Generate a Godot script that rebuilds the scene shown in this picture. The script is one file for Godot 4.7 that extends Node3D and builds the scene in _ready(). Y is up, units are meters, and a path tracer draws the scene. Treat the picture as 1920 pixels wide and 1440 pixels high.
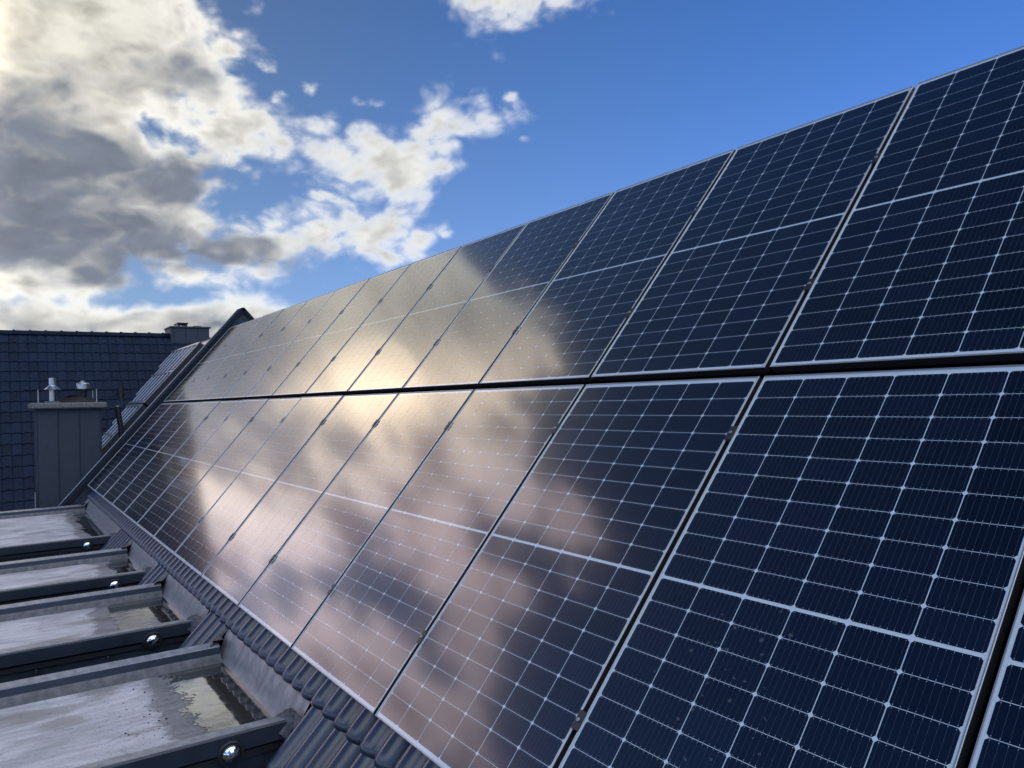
extends Node3D

# Roof geometry: the glass of the solar array lies in a plane through (0, 8, 0). A runs along the array towards the viewer,
# V runs up the slope, N stands off the roof.
const COS_S := 0.65884
const SIN_S := 0.75228
const A := Vector3(0, 0, 1)
const V := Vector3(COS_S, SIN_S, 0)
const N := Vector3(-SIN_S, COS_S, 0)
const ORIGIN := Vector3(0, 8, 0)
const PITCH := 1.058
const TILE_OFF := -0.185          # underside of the pantiles, measured from the glass
const SUN_AZ := -1.5
const SUN_EL := 24.0
const FLOOR_Y := 6.272             # dormer roofs
const RIM_Y := 6.375
const BACK_X := -1.228

var rng := RandomNumberGenerator.new()
var taken := {}
var M := {}


func _ready() -> void:
	rng.seed = 4711
	var cam := Camera3D.new()
	cam.name = "camera"
	cam.fov = 53.16
	cam.near = 0.05
	cam.far = 6000.0
	add_child(cam)
	cam.transform = Transform3D(Basis(Vector3(0.82879, -0.02898, 0.5588), Vector3(0.01504, 0.99945, 0.02953), Vector3(-0.55935, -0.016075, 0.82877)).orthonormalized(), Vector3(-2.4416, 7.9324, 0.83365))
	cam.current = true

	var env := Environment.new()
	env.background_mode = Environment.BG_SKY
	env.tonemap_mode = Environment.TONE_MAPPER_LINEAR
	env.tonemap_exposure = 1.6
	env.sdfgi_enabled = true
	env.ssao_enabled = true
	env.ssil_enabled = true
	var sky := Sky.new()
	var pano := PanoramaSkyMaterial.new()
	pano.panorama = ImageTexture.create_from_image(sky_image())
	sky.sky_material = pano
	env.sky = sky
	var we := WorldEnvironment.new()
	we.name = "world_environment"
	we.environment = env
	add_child(we)

	var sun := DirectionalLight3D.new()
	sun.name = "sun"
	sun.light_color = Color(1.0, 0.9, 0.76)
	sun.light_energy = 0.0015
	sun.light_angular_distance = 6.0
	sun.shadow_enabled = true
	add_child(sun)
	var to_sun := direction(SUN_AZ, SUN_EL)
	sun.look_at_from_position(Vector3.ZERO, -to_sun, Vector3.UP)

	make_materials()
	build_ground()
	build_house()
	build_neighbour()
	build_side_house()
	build_panels()
	build_rails()
	build_collectors()


# ------------------------------------------------------------------ sky

func direction(az: float, el: float) -> Vector3:
	var a := deg_to_rad(az)
	var e := deg_to_rad(el)
	return Vector3(sin(a) * cos(e), sin(e), -cos(a) * cos(e))


const MASS := [12.5, 26.9, 14.4, 26, 15.8, 25, 16.4, 23.8, 15.7, 22.6, 16.4, 22.8, 15.7, 21.5, 16, 20.5, 17.5, 20.3, 19.3, 19.7, 22, 19.5, 24.3, 19, 26.6, 19.9, 28.2, 20.8, 30.6, 21.2, 32.2, 20.7, 34.8, 20, 33.4, 19.2, 31, 18.7, 29.7, 18.2, 29.1, 17.1, 30.6, 16.8, 29.3, 15.6, 27.7, 14.9, 27.2, 13.6, 28, 12.6, 28.8, 12, 28, 11.3, 26.4, 10.5, 25.4, 10.1, 24.5, 9.6, 24, 10.1, 21.7, 10.3, 20.5, 9.4, 18.7, 9.5, 17.2, 8.6, 14.7, 8.3, 11.9, 8.4, 7.9, 8.1, 4.8, 6.6, 0.4, 6.2, -10, 7.5, -25, 10, -40, 13, -50, 19, -42, 24, -31.9, 25, -28.1, 26, -26.2, 28, -23.1, 30, -22.1, 33, -19.1, 34, -19.3, 36.7, -17.3, 38, -13.5, 36.1, -10.5, 34.3, -8.4, 35.5, -5.8, 35.2, -3.7, 36.9, -1.4, 38.2, 1.2, 37.7, 3.5, 35.9, 5.6, 33.7, 8.2, 31.1]
const LOW := [0.4, 7.0, 2.1, 7.2, 3.5, 7, 5.3, 6.5, 7.5, 6.7, 8.8, 6.6, 10.5, 7.1, 12.9, 7.3, 15, 7.8, 16.1, 7.6, 17.1, 6.9, 18.5, 5.9, 21, 3.5, 26, 1.5, 26, -4, -62, -4, -62, 6, -20, 8, -8, 7.4]
const PUFF := [31.0, 26.9, 32.3, 26.0, 33.6, 24.9, 34.6, 25.2, 36.2, 25.9, 38.6, 26.3, 40, 29, 30.6, 29]
const WISP := [37, 26, 38.8, 26.6, 40.4, 27, 42, 27.1, 42.5, 28.5, 38.8, 27.4]
const HOLE := [14.1, 16.2, 16.6, 16, 18.8, 15.8, 21.8, 15.5, 24.1, 15, 23.7, 14.1, 21.8, 14.4, 20.3, 14, 18.8, 13.4, 17.3, 13.5, 15.5, 13.1, 14.4, 13.2, 13.9, 13.9, 14.5, 15.2]
const GAP := [9.9, 17.9, 10.7, 18.5, 11.9, 19.1, 12.5, 18.9, 12.2, 18.4, 11.4, 17.8, 10.4, 17.6]
# thick, shaded places in the clouds: azimuth, elevation, their half widths, strength
const SHADE := [10.5, 21.8, 2.6, 1.5, 1.1, 4.5, 20.2, 2.4, 1.2, 0.75, 1.0, 18.4, 3.0, 1.9, 1.0, 6.5, 16.4, 6.0, 1.5, 1.2, 12.0, 15.0, 3.2, 1.3, 1.0, 2.5, 12.2, 6.5, 2.6, 1.45, 7.0, 10.2, 9.0, 1.9, 1.45, 17.5, 10.6, 4.5, 0.8, 0.7, 0.0, 14.5, 3.0, 2.0, 0.8, 9.0, 5.4, 7.5, 0.8, 0.75, 14.5, 5.9, 3.0, 0.9, 0.75, 2.0, 5.6, 4.0, 0.6, 0.45,
	-6.0, 19.5, 3.0, 3.0, 1.0, -6.5, 27.0, 2.0, 2.2, 0.7, -10.5, 25.0, 2.2, 2.5, 0.9, -13.0, 20.0, 3.0, 2.0, 0.9, -18.5, 18.0, 3.0, 2.5, 0.9, -8.5, 34.0, 2.0, 1.5, 0.8, -5.0, 13.0, 6.0, 2.5, 0.9, -18.0, 24.5, 2.0, 2.0, 0.8, -30, 18, 8, 4, 0.7, 3.0, 30.5, 2.0, 1.4, 0.6]
const SPOTS := [20.1, 21.9, 0.75, 0.4, 34.2, 21.5, 0.55, 0.3, 16.6, 22.9, 0.6, 0.3, 20.8, 14.5, 1.3, 0.4, 29.4, 12.0, 0.6, 0.22, 35.6, 18.5, 0.3, 0.2, 23.5, 21.0, 0.9, 0.25, 17.5, 20.9, 0.7, 0.3]

var n_big := FastNoiseLite.new()
var n_mid := FastNoiseLite.new()
var n_fine := FastNoiseLite.new()
var n_puff := FastNoiseLite.new()
var mask: PackedFloat32Array
const MASK_W := 276
const MASK_H := 104


func signed_distance(poly: Array, x: float, y: float) -> float:
	var inside := false
	var best := 1e9
	var n := poly.size() / 2
	var px: float = poly[2 * n - 2]
	var py: float = poly[2 * n - 1]
	for i in n:
		var qx: float = poly[2 * i]
		var qy: float = poly[2 * i + 1]
		if (qy > y) != (py > y) and x < (px - qx) * (y - qy) / (py - qy) + qx:
			inside = not inside
		var ex := px - qx
		var ey := py - qy
		var t := clampf(((x - qx) * ex + (y - qy) * ey) / (ex * ex + ey * ey + 1e-9), 0.0, 1.0)
		var dx := x - qx - t * ex
		var dy := y - qy - t * ey
		best = minf(best, dx * dx + dy * dy)
		px = qx
		py = qy
	return sqrt(best) if inside else -sqrt(best)


func mask_at(az: float, el: float) -> float:
	var x := clampf((az + 62.0) * 2.0, 0.0, MASK_W - 1.01)
	var y := clampf((el + 2.0) * 2.0, 0.0, MASK_H - 1.01)
	var i := int(x)
	var j := int(y)
	var fx := x - i
	var fy := y - j
	var k := j * MASK_W + i
	return lerpf(lerpf(mask[k], mask[k + 1], fx), lerpf(mask[k + MASK_W], mask[k + MASK_W + 1], fx), fy)


func sky_color(az: float, el: float) -> Color:
	# clear air
	var e := clampf(el, 0.0, 90.0) / 90.0
	var away := clampf(absf(az) / 65.0, 0.0, 1.0)
	var low := exp(-e * 8.5)
	var mid := exp(-e * 3.2)
	var c := Vector3(0.004, 0.020, 0.085) + Vector3(0.100, 0.265, 0.53).lerp(Vector3(0.070, 0.35, 1.22), away) * mid + Vector3(0.30, 0.32, 0.22) * low
	var to := Vector2((az - SUN_AZ) * cos(deg_to_rad(minf(el, 80.0))), el - SUN_EL).length()
	var glow := exp(-to / 40.0)
	var halo := exp(-to / 14.0)
	c += Vector3(0.09, 0.07, 0.035) * halo
	# clouds
	var near := az > -62.0 and az < 74.0 and el < 48.0
	var warp := n_mid.get_noise_2d(az * 0.5 + 300.0, el * 1.0)
	var warp2 := n_mid.get_noise_2d(az * 0.5 - 100.0, el * 1.0 + 77.0)
	var a := az * 0.72 + el * 0.12 + warp * 0.5
	var b := el * 1.2 - az * 0.10 + warp2 * 0.5
	var big := n_big.get_noise_2d(a, b)
	var fine := n_fine.get_noise_2d(a, b)
	var puff := -n_puff.get_noise_2d(a + 33.0, b - 12.0)
	var cover := -10.0
	if near:
		var left := smoothstep(-6.0, -15.0, az)
		var m := mask_at(az, el)
		cover = minf(m * 0.9, lerpf(5.0, 1.1, left)) + (big * lerpf(1.5, 3.2, left) + fine * lerpf(1.2, 1.0, left) + (puff + 0.1) * 1.15) * lerpf(0.55, 1.0, smoothstep(6.0, 9.5, el))
		cover += 0.9 * smoothstep(7.2, 6.0, el) * smoothstep(24.0, 14.0, az)
		for i in range(0, SPOTS.size(), 4):
			var dx: float = (az - SPOTS[i]) / SPOTS[i + 2]
			var dy: float = (el - SPOTS[i + 1]) / SPOTS[i + 3]
			var d := dx * dx + dy * dy
			if d < 9.0:
				cover = maxf(cover, 0.0 - 0.45 * d + fine * 2.6)
	else:
		# unseen broken cumulus, brightened to light the roofs, open overhead of the roof
		var open := smoothstep(110.0, 70.0, absf(az + 10.0)) * smoothstep(-8.0, 2.0, el - 38.0)
		cover = (big * 2.2 + fine * 0.9 + 0.5) * 2.2 - 6.0 * open - 5.0 * smoothstep(27.0, 18.0, el) * smoothstep(3.0, 9.0, el) - 3.0 * smoothstep(72.0, 88.0, el)
	var feather := smoothstep(10.0, 20.0, az) if near else 0.0
	var alpha := smoothstep(lerpf(-0.6, -0.9, feather), lerpf(1.2, 1.9, feather), cover)
	if alpha > 0.0:
		var thick := clampf(cover / 5.0, 0.0, 1.0) * 0.22 - fine * 0.5 - big * 0.3 + puff * 0.28
		var lit := Vector3(0.80, 0.81, 0.80).lerp(Vector3(0.84, 0.80, 0.69), halo)
		var grey := Vector3(0.17, 0.195, 0.25)
		if near:
			var sh := 0.0
			for i in range(0, SHADE.size(), 5):
				var dx: float = (az + warp * 1.6 - SHADE[i]) / SHADE[i + 2]
				var dy: float = (el + warp2 * 1.6 - SHADE[i + 1]) / SHADE[i + 3]
				var d := dx * dx + dy * dy
				if d < 9.0:
					sh += SHADE[i + 4] * exp(-d * 0.9)
			thick += minf(sh, 1.3) * 0.85
			thick += smoothstep(0.0, -8.0, az) * (n_big.get_noise_2d(a * 1.6 + 61.0, b * 1.6 - 40.0) * 1.7 + 0.05)
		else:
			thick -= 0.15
			lit = Vector3(1.9, 2.05, 2.28)  # unseen clouds set brighter and bluer to lift the ambient light
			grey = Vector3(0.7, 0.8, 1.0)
		var dark := smoothstep(0.05, 1.3, thick)
		var tex := n_fine.get_noise_2d(a * 0.7 + 500.0, b * 0.9)
		grey *= 1.12 + 0.28 * tex
		grey = grey.lerp(Vector3(0.24, 0.20, 0.225), smoothstep(-3.0, -12.0, az) if near else 0.0)
		lit *= 1.0 - (0.22 * clampf(fine * 1.5 + 0.2, 0.0, 1.0) + 0.40 * clampf(tex + 0.15, 0.0, 1.0)) * smoothstep(0.5, 2.0, cover)
		var cl := lit.lerp(grey, dark)
		cl *= 1.0 + 0.25 * smoothstep(1.4, 0.3, cover) + 0.12 * smoothstep(3.0, 1.0, cover)
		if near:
			var side := smoothstep(2.0, -4.0, az)  # added gain on clouds left of the view, for stronger panel reflections
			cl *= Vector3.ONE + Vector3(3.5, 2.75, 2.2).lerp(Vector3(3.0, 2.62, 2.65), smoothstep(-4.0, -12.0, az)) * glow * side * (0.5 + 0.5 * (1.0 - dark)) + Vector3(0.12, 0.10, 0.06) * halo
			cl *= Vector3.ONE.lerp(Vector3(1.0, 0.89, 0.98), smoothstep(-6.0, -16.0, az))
		alpha *= 1.0 - 0.25 * smoothstep(0.9, 0.0, cover)
		c = c.lerp(cl, alpha)
	# the sun behind the cloud
	c += Vector3(0.8, 0.56, 0.30) * exp(-to * to / 9.0) * smoothstep(0.4, -2.6, az)
	c *= 0.625
	return Color(c.x, c.y, c.z)


func sky_image() -> Image:
	n_big.seed = 11
	n_big.noise_type = FastNoiseLite.TYPE_SIMPLEX_SMOOTH
	n_big.frequency = 0.13
	n_big.fractal_octaves = 3
	n_mid.seed = 5
	n_mid.frequency = 0.22
	n_mid.fractal_octaves = 3
	n_fine.seed = 23
	n_fine.noise_type = FastNoiseLite.TYPE_SIMPLEX_SMOOTH
	n_fine.frequency = 0.42
	n_fine.fractal_octaves = 5
	n_fine.fractal_gain = 0.55
	n_puff.seed = 91
	n_puff.noise_type = FastNoiseLite.TYPE_SIMPLEX_SMOOTH
	n_puff.fractal_type = FastNoiseLite.FRACTAL_RIDGED
	n_puff.frequency = 0.26
	n_puff.fractal_octaves = 5
	n_puff.fractal_gain = 0.5
	mask.resize(MASK_W * MASK_H)
	for j in MASK_H:
		for i in MASK_W:
			var x := i / 2.0 - 62.0
			var y := j / 2.0 - 2.0
			var d := maxf(signed_distance(MASS, x, y), signed_distance(LOW, x, y))
			if x > 25.0:
				d = maxf(d, maxf(signed_distance(PUFF, x, y), signed_distance(WISP, x, y)))
			elif x > 5.0:
				d = minf(d, minf(-signed_distance(HOLE, x, y), -signed_distance(GAP, x, y) + 0.1))
			mask[j * MASK_W + i] = d
	var W := 4096
	var H := 2048
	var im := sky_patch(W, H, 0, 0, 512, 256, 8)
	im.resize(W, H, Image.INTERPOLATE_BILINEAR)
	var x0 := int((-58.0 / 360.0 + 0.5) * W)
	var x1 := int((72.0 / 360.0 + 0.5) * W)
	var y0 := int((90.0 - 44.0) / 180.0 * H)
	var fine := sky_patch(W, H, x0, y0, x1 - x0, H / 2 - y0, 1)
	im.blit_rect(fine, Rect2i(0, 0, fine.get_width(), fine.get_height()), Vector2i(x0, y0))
	# a panorama starts at -Z: turn the picture by half
	var turned := Image.create(W, H, false, Image.FORMAT_RGBF)
	turned.blit_rect(im, Rect2i(W / 2, 0, W / 2, H), Vector2i(0, 0))
	turned.blit_rect(im, Rect2i(0, 0, W / 2, H), Vector2i(W / 2, 0))
	return turned


func sky_patch(W: int, H: int, x0: int, y0: int, w: int, h: int, step: int) -> Image:
	var f := PackedFloat32Array()
	f.resize(w * h * 3)
	var k := 0
	for j in h:
		var el := 90.0 - (y0 + (j + 0.5) * step) / H * 180.0
		if el < -2.5:
			for i in w:
				f[k] = 0.15
				f[k + 1] = 0.15
				f[k + 2] = 0.15
				k += 3
			continue
		for i in w:
			var c := sky_color((x0 + (i + 0.5) * step) / W * 360.0 - 180.0, el)
			f[k] = c.r
			f[k + 1] = c.g
			f[k + 2] = c.b
			k += 3
	return Image.create_from_data(w, h, false, Image.FORMAT_RGBF, f.to_byte_array())


# ------------------------------------------------------------------ nodes and meshes

func numbered(called: String) -> String:
	if not taken.has(called):
		taken[called] = 0
		return called
	taken[called] += 1
	return "%s_%03d" % [called, taken[called]]


func thing(called: String, label: String, category: String, group := "", at := Transform3D.IDENTITY) -> Node3D:
	var o := Node3D.new()
	o.name = numbered(called)
	add_child(o)
	o.transform = at
	o.set_meta("label", label)
	o.set_meta("category", category)
	if group != "":
		o.set_meta("group", group)
	return o


func part(called: String, mesh: Mesh, mat: Material, parent: Node, at := Transform3D.IDENTITY) -> MeshInstance3D:
	var o := MeshInstance3D.new()
	o.name = called
	o.mesh = mesh
	o.material_override = mat
	o.transform = at
	parent.add_child(o, true)
	return o


func world_part(called: String, mesh: Mesh, mat: Material, root: Node3D, at := Transform3D.IDENTITY) -> MeshInstance3D:
	return part(called, mesh, mat, root, root.transform.affine_inverse() * at)


func st_new() -> SurfaceTool:
	var st := SurfaceTool.new()
	st.begin(Mesh.PRIMITIVE_TRIANGLES)
	st.set_smooth_group(-1)
	return st


func done(st: SurfaceTool) -> ArrayMesh:
	st.generate_normals()
	return st.commit()


func tri(st: SurfaceTool, a: Vector3, b: Vector3, c: Vector3, out: Vector3) -> void:
	# turned so that its front looks along «out»
	if (b - a).cross(c - a).dot(out) > 0.0:
		st.add_vertex(a); st.add_vertex(c); st.add_vertex(b)
	else:
		st.add_vertex(a); st.add_vertex(b); st.add_vertex(c)


func quad(st: SurfaceTool, a: Vector3, b: Vector3, c: Vector3, d: Vector3, out: Vector3) -> void:
	tri(st, a, b, c, out)
	tri(st, a, c, d, out)


func add_box(st: SurfaceTool, size: Vector3, at := Transform3D.IDENTITY, bevel := 0.0) -> void:
	var h := size * 0.5
	var bv := minf(bevel, minf(h.x, minf(h.y, h.z)) * 0.9)
	for ax in 3:
		var u := (ax + 1) % 3
		var w := (ax + 2) % 3
		for s: float in [-1.0, 1.0]:
			var c := []
			for q in [[-1, -1], [1, -1], [1, 1], [-1, 1]]:
				var v := Vector3.ZERO
				v[ax] = s * h[ax]
				v[u] = q[0] * (h[u] - bv)
				v[w] = q[1] * (h[w] - bv)
				c.append(at * v)
			var n := Vector3.ZERO
			n[ax] = s
			quad(st, c[0], c[1], c[2], c[3], at.basis * n)
		if bv > 0.0:
			for su: float in [-1.0, 1.0]:
				for sw: float in [-1.0, 1.0]:
					var p := []
					for q in [[0, -1], [0, 1], [1, 1], [1, -1]]:
						var v := Vector3.ZERO
						v[ax] = q[1] * (h[ax] - bv)
						v[u] = su * (h[u] - (bv if q[0] == 1 else 0.0))
						v[w] = sw * (h[w] - (0.0 if q[0] == 1 else bv))
						p.append(at * v)
					var n := Vector3.ZERO
					n[u] = su
					n[w] = sw
					quad(st, p[0], p[1], p[2], p[3], at.basis * n)
	if bv > 0.0:
		for sx: float in [-1.0, 1.0]:
			for sy: float in [-1.0, 1.0]:
				for sz: float in [-1.0, 1.0]:
					var s := Vector3(sx, sy, sz)
					var k := s * (h - Vector3.ONE * bv)
					tri(st, at * (k + Vector3(sx * bv, 0, 0)), at * (k + Vector3(0, sy * bv, 0)), at * (k + Vector3(0, 0, sz * bv)), at.basis * s)


func box_mesh(size: Vector3, bevel := 0.0, at := Transform3D.IDENTITY) -> ArrayMesh:
	var st := st_new()
	add_box(st, size, at, bevel)
	return done(st)


func span(st: SurfaceTool, lo: Vector3, hi: Vector3, bevel := 0.0) -> void:
	add_box(st, hi - lo, Transform3D(Basis.IDENTITY, (lo + hi) * 0.5), bevel)


func span_mesh(lo: Vector3, hi: Vector3, bevel := 0.0) -> ArrayMesh:
	var st := st_new()
	span(st, lo, hi, bevel)
	return done(st)


func lathe(profile: Array, sides := 20, at := Transform3D.IDENTITY) -> ArrayMesh:
	# profile of Vector2(radius, height), from the bottom up on the outside
	var st := SurfaceTool.new()
	st.begin(Mesh.PRIMITIVE_TRIANGLES)
	for i in profile.size() - 1:
		var p: Vector2 = profile[i]
		var q: Vector2 = profile[i + 1]
		st.set_smooth_group(i + 1)
		for k in sides:
			var a := TAU * k / sides
			var b := TAU * (k + 1) / sides
			var c0 := Vector3(p.x * cos(a), p.y, p.x * sin(a))
			var c1 := Vector3(p.x * cos(b), p.y, p.x * sin(b))
			var c2 := Vector3(q.x * cos(b), q.y, q.x * sin(b))
			var c3 := Vector3(q.x * cos(a), q.y, q.x * sin(a))
			var m := (a + b) * 0.5
			var out := Vector3(cos(m) * (q.y - p.y), p.x - q.x, sin(m) * (q.y - p.y))
			if p.x > 1e-5:
				tri(st, at * c0, at * c1, at * c2, at.basis * out)
			if q.x > 1e-5:
				tri(st, at * c0, at * c2, at * c3, at.basis * out)
	st.generate_normals()
	return st.commit()


func grid(points: Array, out: Vector3, smooth := true) -> ArrayMesh:
	# rows of points joined into a sheet
	var st := SurfaceTool.new()
	st.begin(Mesh.PRIMITIVE_TRIANGLES)
	st.set_smooth_group(0 if smooth else -1)
	add_grid(st, points, out)
	st.generate_normals()
	return st.commit()


func add_grid(st: SurfaceTool, points: Array, out: Vector3) -> void:
	# winding from the whole sheet's facing
	var p: Array = points
	var flip := false
	var a0: Vector3 = p[0][0]
	var a1: Vector3 = p[0][p[0].size() - 1]
	var a2: Vector3 = p[p.size() - 1][0]
	flip = (a1 - a0).cross(a2 - a0).dot(out) > 0.0
	for j in p.size() - 1:
		for i in p[j].size() - 1:
			var a: Vector3 = p[j][i]
			var b: Vector3 = p[j][i + 1]
			var c: Vector3 = p[j + 1][i + 1]
			var d: Vector3 = p[j + 1][i]
			if flip:
				for v in [a, c, b, a, d, c]:
					st.add_vertex(v)
			else:
				for v in [a, b, c, a, c, d]:
					st.add_vertex(v)


# ------------------------------------------------------------------ materials

func paint(name_: String, linear: Color, rough: float, metal := 0.0, spec := 0.5) -> StandardMaterial3D:
	var m := StandardMaterial3D.new()
	m.resource_name = name_
	m.albedo_color = linear.linear_to_srgb()
	m.roughness = rough
	m.metallic = metal
	m.metallic_specular = spec
	M[name_] = m
	return m


func noise_tex(seed_: int, freq: float, size: int, lo: Color, hi: Color, octaves := 4) -> NoiseTexture2D:
	var n := FastNoiseLite.new()
	n.seed = seed_
	n.frequency = freq
	n.fractal_octaves = octaves
	var t := NoiseTexture2D.new()
	t.noise = n
	t.width = size
	t.height = size
	t.seamless = true
	var g := Gradient.new()
	g.set_color(0, lo)
	g.set_color(1, hi)
	t.color_ramp = g
	return t


func grain(m: StandardMaterial3D, seed_: int, per_metre: float, freq: float, lo: float, hi: float, bump := 0.0, rough_lo := -1.0, rough_hi := 1.0) -> void:
	# fine tone, gloss and relief on the object's own axes
	m.uv1_triplanar = true
	m.uv1_scale = Vector3.ONE * per_metre
	m.albedo_texture = noise_tex(seed_, freq, 256, Color(lo, lo, lo), Color(hi, hi, hi))
	if rough_lo >= 0.0:
		m.roughness_texture = noise_tex(seed_ + 1, freq * 0.6, 256, Color(rough_lo, rough_lo, rough_lo), Color(rough_hi, rough_hi, rough_hi))
	if bump > 0.0:
		m.heightmap_enabled = true
		m.heightmap_scale = bump
		m.heightmap_texture = noise_tex(seed_ + 2, freq, 256, Color.BLACK, Color.WHITE)


func make_materials() -> void:
	for i in 4:
		var k: float = [1.0, 0.86, 1.16, 1.04][i]
		var t := paint("tile_%d" % i, Color(0.022, 0.036, 0.062) * k, 0.33)
		t.clearcoat_enabled = true
		t.clearcoat = 0.8
		t.clearcoat_roughness = 0.24
		grain(t, 70 + i, 2.0, 0.03, 0.8, 1.0, 0.05, 0.8, 1.0)
		var b := paint("blue_tile_%d" % i, Color(0.0125, 0.0235, 0.050) * k, 0.65, 0.0, 0.25)
		grain(b, 90 + i, 1.6, 0.03, 0.75, 1.0, 0.1, 0.8, 1.0)
	paint("deck", Color(0.012, 0.013, 0.016), 0.8)
	var mt := paint("dark_metal", Color(0.032, 0.043, 0.062), 0.42)
	grain(mt, 31, 1.3, 0.02, 0.8, 1.0, 0.0, 0.75, 1.0)
	var ca := paint("coping_metal", Color(0.030, 0.037, 0.050), 0.42)
	grain(ca, 33, 1.1, 0.02, 0.75, 1.0, 0.0, 0.7, 1.0)
	paint("parapet_metal", Color(0.020, 0.026, 0.034), 0.85, 0.0, 0.15)
	var cl := paint("cladding", Color(0.046, 0.058, 0.076), 0.62, 0.0, 0.35)
	grain(cl, 35, 0.8, 0.02, 0.93, 1.0)
	var rc := paint("weathered_sheen_cap", Color(0.42, 0.43, 0.46), 0.42, 0.2)  # dusty rim tops, paled so the colour carries the sky reflection
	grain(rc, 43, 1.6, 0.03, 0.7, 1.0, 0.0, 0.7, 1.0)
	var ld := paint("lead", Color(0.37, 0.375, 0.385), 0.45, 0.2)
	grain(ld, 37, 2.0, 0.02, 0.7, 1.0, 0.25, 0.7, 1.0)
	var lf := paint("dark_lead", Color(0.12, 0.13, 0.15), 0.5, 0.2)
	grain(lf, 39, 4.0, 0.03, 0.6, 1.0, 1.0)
	var co := paint("concrete", Color(0.24, 0.245, 0.24), 0.9)
	grain(co, 41, 2.5, 0.04, 0.6, 1.0, 0.6)
	paint("aluminium", Color(0.46, 0.48, 0.50), 0.38, 0.85)
	paint("steel", Color(0.48, 0.49, 0.50), 0.32, 1.0)
	paint("chrome", Color(0.78, 0.78, 0.76), 0.06, 1.0)
	paint("black_plastic", Color(0.012, 0.012, 0.014), 0.5)
	paint("black_metal", Color(0.020, 0.021, 0.024), 0.45)
	paint("rail_metal", Color(0.03, 0.03, 0.033), 0.5, 0.3)
	paint("shaded_frame_side", Color(0.022, 0.024, 0.027), 0.5)  # shade of the seams put into the colour of the silver frame sides
	var bs := paint("backsheet", Color(0.54, 0.64, 0.69), 0.3)
	under_glass(bs)
	for i in 3:
		var k: float = [1.0, 0.55, 1.6][i]
		var c := paint("cell_%d" % i, Color(1, 1, 1), 0.17, 0.0, 0.5)
		under_glass(c)
		c.albedo_texture = ImageTexture.create_from_image(cell_image(k))
		c.texture_repeat = true
	var wet := paint("water", Color(0.085, 0.083, 0.08), 0.03, 0.3, 1.0)
	wet.clearcoat_enabled = true
	wet.clearcoat = 1.0
	wet.clearcoat_roughness = 0.02
	wet.uv1_triplanar = true
	wet.uv1_scale = Vector3.ONE * 1.6
	wet.heightmap_enabled = true
	wet.heightmap_scale = 0.06
	wet.heightmap_texture = noise_tex(53, 0.02, 256, Color.BLACK, Color.WHITE)
	var gr := paint("grass", Color(0.07, 0.085, 0.04), 0.95)
	grain(gr, 61, 0.02, 0.03, 0.6, 1.0)
	var pl := paint("render_wall", Color(0.55, 0.54, 0.5), 0.9)
	grain(pl, 63, 0.5, 0.04, 0.9, 1.0, 0.3)
	paint("strip_glass", Color(0.03, 0.06, 0.10), 0.2)
	var up := paint("upturn", Color(0.20, 0.20, 0.21), 0.6)
	grain(up, 45, 2.2, 0.03, 0.6, 1.0)
	var sm := paint("smear", Color(0.5, 0.52, 0.55), 0.6)
	sm.transparency = BaseMaterial3D.TRANSPARENCY_ALPHA
	sm.albedo_color.a = 0.10
	paint("felt", Color(0.03, 0.026, 0.023), 0.85)
	paint("moss", Color(0.01, 0.01, 0.008), 0.95)


func under_glass(m: StandardMaterial3D) -> void:
	# the laminate lies under a sheet of lightly textured solar glass
	m.clearcoat_enabled = true
	m.clearcoat = 1.0
	m.clearcoat_roughness = 0.085


func cell_image(k: float) -> Image:
	# the print on a half cell: nine thin ribbons and their solder dots on dark silicon
	var w := 216
	var h := 96
	var im := Image.create(w, h, false, Image.FORMAT_RGB8)
	var base := Color(0.0020 * k, 0.0032 * k, 0.0085 * k).linear_to_srgb()
	im.fill(base)
	for y in range(0, h, 3):
		im.fill_rect(Rect2i(0, y, w, 1), base.lightened(0.025))
	var line := Color(0.06, 0.075, 0.10).linear_to_srgb()
	var dot := Color(0.5, 0.54, 0.58).linear_to_srgb()
	for i in 9:
		var x := int((i + 0.5) / 9.0 * w)
		im.fill_rect(Rect2i(x, 0, 1, h), line)
		for y in [3, h - 6]:
			im.fill_rect(Rect2i(x - 1, y, 2, 3), dot)
	return im


# ------------------------------------------------------------------ setting

func build_ground() -> void:
	var st := st_new()
	var s := 2500.0
	quad(st, Vector3(-s, 0, -s), Vector3(s, 0, -s), Vector3(s, 0, s), Vector3(-s, 0, s), Vector3.UP)
	var g := part("ground", done(st), M.grass, self)
	g.set_meta("kind", "structure")
	g.set_meta("label", "ground round the houses")


func slope(z: float, v: float, off: float) -> Vector3:
	return ORIGIN + Vector3(0, 0, z) + V * v + N * off


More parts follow.
